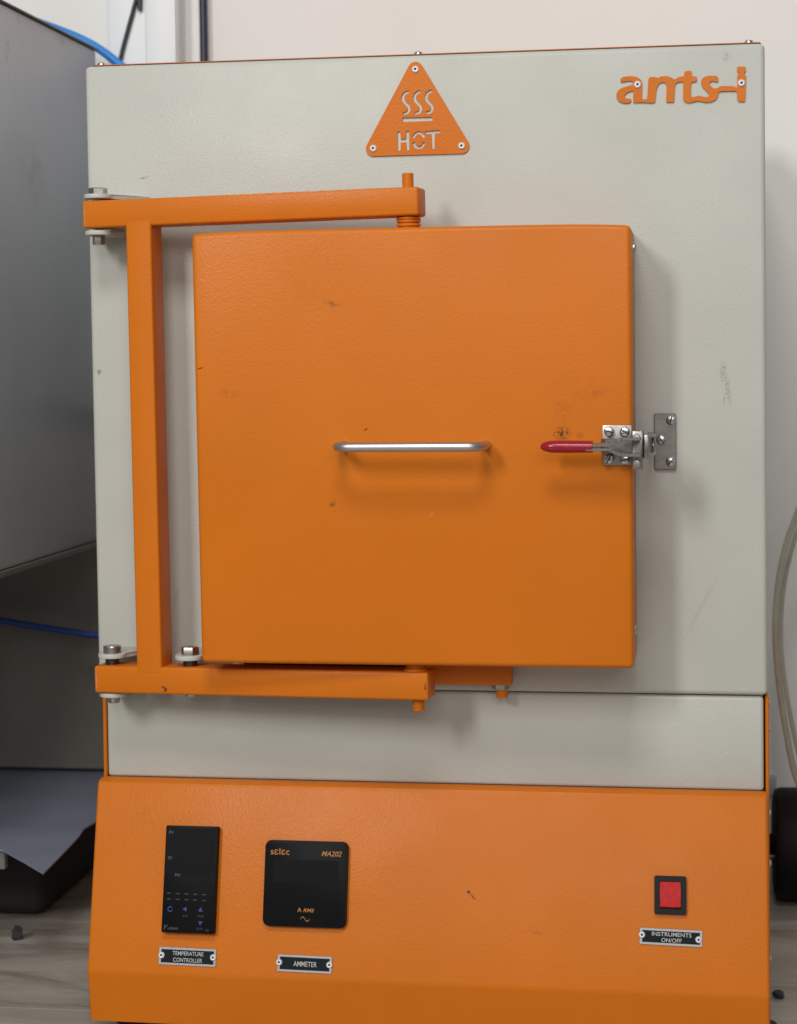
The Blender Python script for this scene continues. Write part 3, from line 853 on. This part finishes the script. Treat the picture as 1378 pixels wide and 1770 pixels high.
# strike plate on the housing
sp = MB().prism([(x + 0.2134, y + 0.5352) for x, y in round_rect(0.0189, 0.0486, 0.0016, 4)], 0.0006, 0.0034, 0.0005, 1, mat=FRONT).build('strike_plate', 'brushed', F)
tb = MB()
tb.box(0.1985, 0.2050, -0.0036, -0.0008, 0.5275, 0.5430, 0.0005, 1)
tb.box(0.1990, 0.2014, -0.0560, -0.0030, 0.5280, 0.5425, 0.0006, 1)
tb.build('hook_tab', 'brushed', sp)
for i, (x, z) in enumerate(((0.2185, 0.5538), (0.2099, 0.5368), (0.2182, 0.5177))):
    link('screw', ls, sp, T(x, -0.0033, z) @ FRONT @ Matrix.Rotation(R((75, -55, 50)[i]), 4, 'Z'))

# ------------------------------------------------------------------ things around the furnace
# grey appliance at the left, its side towards us
ap = thing('grey_appliance', (-0.78, 0.2, 0), 'large plain grey metal appliance standing left of the furnace', 'appliance')
ax, ay = -0.78, 0.2
b = MB(); b.box(-1.10 - ax, -0.4518 - ax, -0.16 - ay, 0.506 - ay, 0.4000, 0.9735, 0.004, 2)
b.build('cabinet_body', 'appliance', ap)
b = MB(); b.box(-1.105 - ax, -0.4495 - ax, -0.165 - ay, 0.508 - ay, 0.9738, 0.9758, 0.0006, 1)
b.build('top_seam', 'appliance_edge', ap)
b = MB(); b.box(-1.105 - ax, -0.4500 - ax, -0.165 - ay, 0.508 - ay, 0.3935, 0.3998, 0.0008, 1)
b.build('bottom_seam', 'appliance_edge', ap)
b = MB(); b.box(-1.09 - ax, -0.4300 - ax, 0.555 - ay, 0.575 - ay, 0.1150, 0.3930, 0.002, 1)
b.build('wall_shade_panel', 'wall_shade', ap)  # added panel, coloured as the shaded wall behind it
for x in (-1.06, -0.74):
    for y in (-0.12, 0.46):
        MB().box(x - 0.02 - ax, x + 0.02 - ax, y - 0.02 - ay, y + 0.02 - ay, 0.0, 0.3934, 0.002, 1).build('leg', 'appliance_edge', ap)

# cable trunking on the wall
tr = thing('cable_trunking', (-0.41, 0.6, 0), 'upright white plastic cable trunking fixed to the wall behind the furnace', 'trunking')
def trbox(name, x0, x1, y0, y1, mat='trunking', bev=0.0025):
    MB().box(x0 + 0.41, x1 + 0.41, y0 - 0.6, y1 - 0.6, 0.55, 1.9, bev, 2).build(name, mat, tr)
trbox('base_channel', -0.4560, -0.3690, 0.566, 0.5995)
trbox('cover', -0.4530, -0.40725, 0.5600, 0.5662, bev=0.0010)
trbox('cover', -0.40695, -0.3705, 0.5592, 0.5662, bev=0.0010)

tag(MB().tube([(-0.3440, 0.588, 0.02), (-0.3440, 0.588, 0.6), (-0.3432, 0.588, 0.95), (-0.3440, 0.588, 1.2), (-0.3440, 0.588, 1.9)], 0.0050, 14, 6).build('cable', 'navy_cable'),
    'thick dark cable running straight up the wall beside the white trunking', 'cable')
tag(MB().tube([(-0.4560, 0.5560, 0.60), (-0.4480, 0.5560, 0.92), (-0.4375, 0.5560, 0.972), (-0.4290, 0.5560, 1.002), (-0.4205, 0.5560, 1.030), (-0.4150, 0.5560, 1.052), (-0.4110, 0.5560, 1.10), (-0.4060, 0.5565, 1.9)], 0.0025, 12, 6).build('cable', 'dark_cable'),
    'thin black cable slanting up across the white trunking', 'cable')
tag(MB().tube([(-0.66, 0.40, 0.990), (-0.595, 0.45, 1.0105), (-0.545, 0.49, 1.0135), (-0.500, 0.515, 1.0005), (-0.462, 0.528, 0.9830), (-0.432, 0.535, 0.960), (-0.395, 0.54, 0.925), (-0.37, 0.545, 0.86), (-0.36, 0.55, 0.70), (-0.36, 0.55, 0.40)], 0.0052, 14, 6).build('cable', 'blue_cable'),
    'blue cable arching over the top of the grey appliance', 'cable')
tag(MB().tube([(-0.80, 0.46, 0.335), (-0.68, 0.49, 0.322), (-0.579, 0.50, 0.3036), (-0.515, 0.50, 0.2939), (-0.459, 0.50, 0.2870), (-0.40, 0.505, 0.286), (-0.36, 0.53, 0.30), (-0.35, 0.55, 0.36)], 0.0040, 14, 6).build('cable', 'blue_shaded'),
    'blue cable with shade put into its colour, hanging below the grey appliance', 'cable')

# card edge, and a black block put in as deep shade, under a blue-grey sheet
tag(MB().box(-0.86, -0.4700, 0.325, 0.585, 0.0005, 0.1080, 0.016, 4).build('shade_block', 'shade_block'),
    'low black block put in for the deep shade under the blue-grey sheet', 'shade_block')
tag(MB().box(-0.60, -0.4660, 0.1960, 0.2060, 0.0880, 0.1068, 0.001, 1).build('carton', 'carton'),
    'pale card edge just below the sheet at the left edge', 'card')
sh = bmesh.new()
outline = [(-0.90, 0.592), (-0.385, 0.592), (-0.4085, 0.330), (-0.4135, 0.296), (-0.4085, 0.262), (-0.3985, 0.1215), (-0.4300, 0.155), (-0.4650, 0.1890), (-0.560, 0.200), (-0.90, 0.21)]
def sheet_z(x, y):
    return 0.1100 + 0.0025 * math.sin(x * 23 + y * 9) * (1 if x > -0.47 else 0.15) - 0.002 * max(0, (x + 0.47)) * 20
nxs, nys = 40, 36
grid = {}
def inside(x, y):
    c = False
    n = len(outline)
    for i in range(n):
        (xa, ya), (xb, yb) = outline[i], outline[(i + 1) % n]
        if (ya > y) != (yb > y) and x < (xb - xa) * (y - ya) / (yb - ya) + xa:
            c = not c
    return c
top = [sh.verts.new((x, y, sheet_z(x, y))) for x, y in outline]
f = sh.faces.new(top)
bmesh.ops.triangulate(sh, faces=[f])
bmesh.ops.subdivide_edges(sh, edges=list(sh.edges), cuts=5, use_grid_fill=True)
for v in sh.verts:
    v.co.z = sheet_z(v.co.x, v.co.y)
ex = bmesh.ops.extrude_face_region(sh, geom=list(sh.faces))
for g_ in ex['geom']:
    if isinstance(g_, bmesh.types.BMVert):
        g_.co.z += 0.0016
sb = MB(); sb._merge(sh, 0, I4)
tag(sb.build('sheet', 'sheet'), 'blue-grey flat sheet with a jutting corner beside the console', 'sheet')

def pebble(name, x, y, r, mat, label, cat, sq=0.7, seed=0):
    rnd = random.Random(seed)
    t = bmesh.new()
    bmesh.ops.create_icosphere(t, subdivisions=2, radius=r)
    for v in t.verts:
        k = 1 + rnd.uniform(-0.28, 0.28)
        v.co = Vector((v.co.x * k, v.co.y * k, max(-r * sq, v.co.z * k * sq)))
    z0 = min(v.co.z for v in t.verts)
    for v in t.verts:
        v.co.z -= z0
    q = MB(); q._merge(t, 0, T(x, y, 0.0002))
    tag(q.build(name, mat), label, cat)
pebble('debris', -0.472, 0.245, 0.0060, 'dirt', 'small dark lump lying on the marble floor left of the console', 'debris', 1.2, 1)
pebble('debris', 0.3135, 0.152, 0.0058, 'dirt', 'dark crumb on the marble floor right of the console', 'debris', 0.6, 2)

# wheel, wall socket and hoses on the right
wh = thing('wheel', (0.35, 0.492, 0), 'black rubber wheel standing on the floor right of the furnace', 'wheel')
AX = T(-0.028, 0.0, 0.0628) @ Matrix.Rotation(R(90), 4, 'Y')
MB().lathe([(0.036, 0.004), (0.052, 0.0), (0.0595, 0.0022), (0.0622, 0.0075), (0.0625, 0.028), (0.0622, 0.0485), (0.0595, 0.0538), (0.052, 0.056), (0.036, 0.052)], 48).build('tyre', 'blackbox', wh, AX)
MB().lathe([(0, 0.006), (0.020, 0.006), (0.030, 0.010), (0.0365, 0.006), (0.0365, 0.050), (0.030, 0.046), (0, 0.048)], 32).build('hub', 'blackbox', wh, AX)
MB().lathe([(0, -0.0075), (0.009, -0.0070), (0.0115, -0.003), (0.0115, 0.007), (0, 0.007)], 16).build('axle_cap', 'blackbox', wh, AX)
MB().lathe([(0, -0.006), (0.0030, -0.006), (0.0035, 0.006), (0, 0.006)], 12).build('split_pin', 'brass', wh, T(-0.030, 0.0, 0.0485) @ Matrix.Rotation(R(90), 4, 'Y'))
so = MB().box(0.296, 0.3300, 0.5860, 0.5996, 0.0950, 0.1170, 0.002, 2).build('wall_socket', 'white_plastic')
tag(so, 'small white plastic block on the wall between the furnace and the black wheel', 'socket')
hp = [(0.420, 0.46, 0.600), (0.374, 0.455, 0.500), (0.3478, 0.45, 0.4346), (0.3365, 0.45, 0.403), (0.3283, 0.45, 0.365), (0.3246, 0.45, 0.327), (0.3246, 0.45, 0.289), (0.3284, 0.45, 0.2444), (0.3348, 0.45, 0.200), (0.3450, 0.45, 0.1493), (0.360, 0.45, 0.128), (0.40, 0.46, 0.129)]
tag(MB().tube(hp, 0.0036, 14, 6).build('hose', 'hose'), 'clear plastic hose bowing down in front of the wall, nearer of two', 'hose')
hp2 = [(0.440, 0.50, 0.600), (0.395, 0.50, 0.500), (0.3560, 0.495, 0.4250), (0.3430, 0.49, 0.390), (0.3345, 0.485, 0.350), (0.3312, 0.48, 0.312), (0.3320, 0.475, 0.275), (0.3375, 0.47, 0.230), (0.3460, 0.47, 0.185), (0.357, 0.47, 0.145), (0.372, 0.475, 0.129), (0.41, 0.48, 0.129)]
tag(MB().tube(hp2, 0.0026, 14, 6).build('hose', 'hose'), 'thinner clear hose running close behind the bowed hose', 'hose')
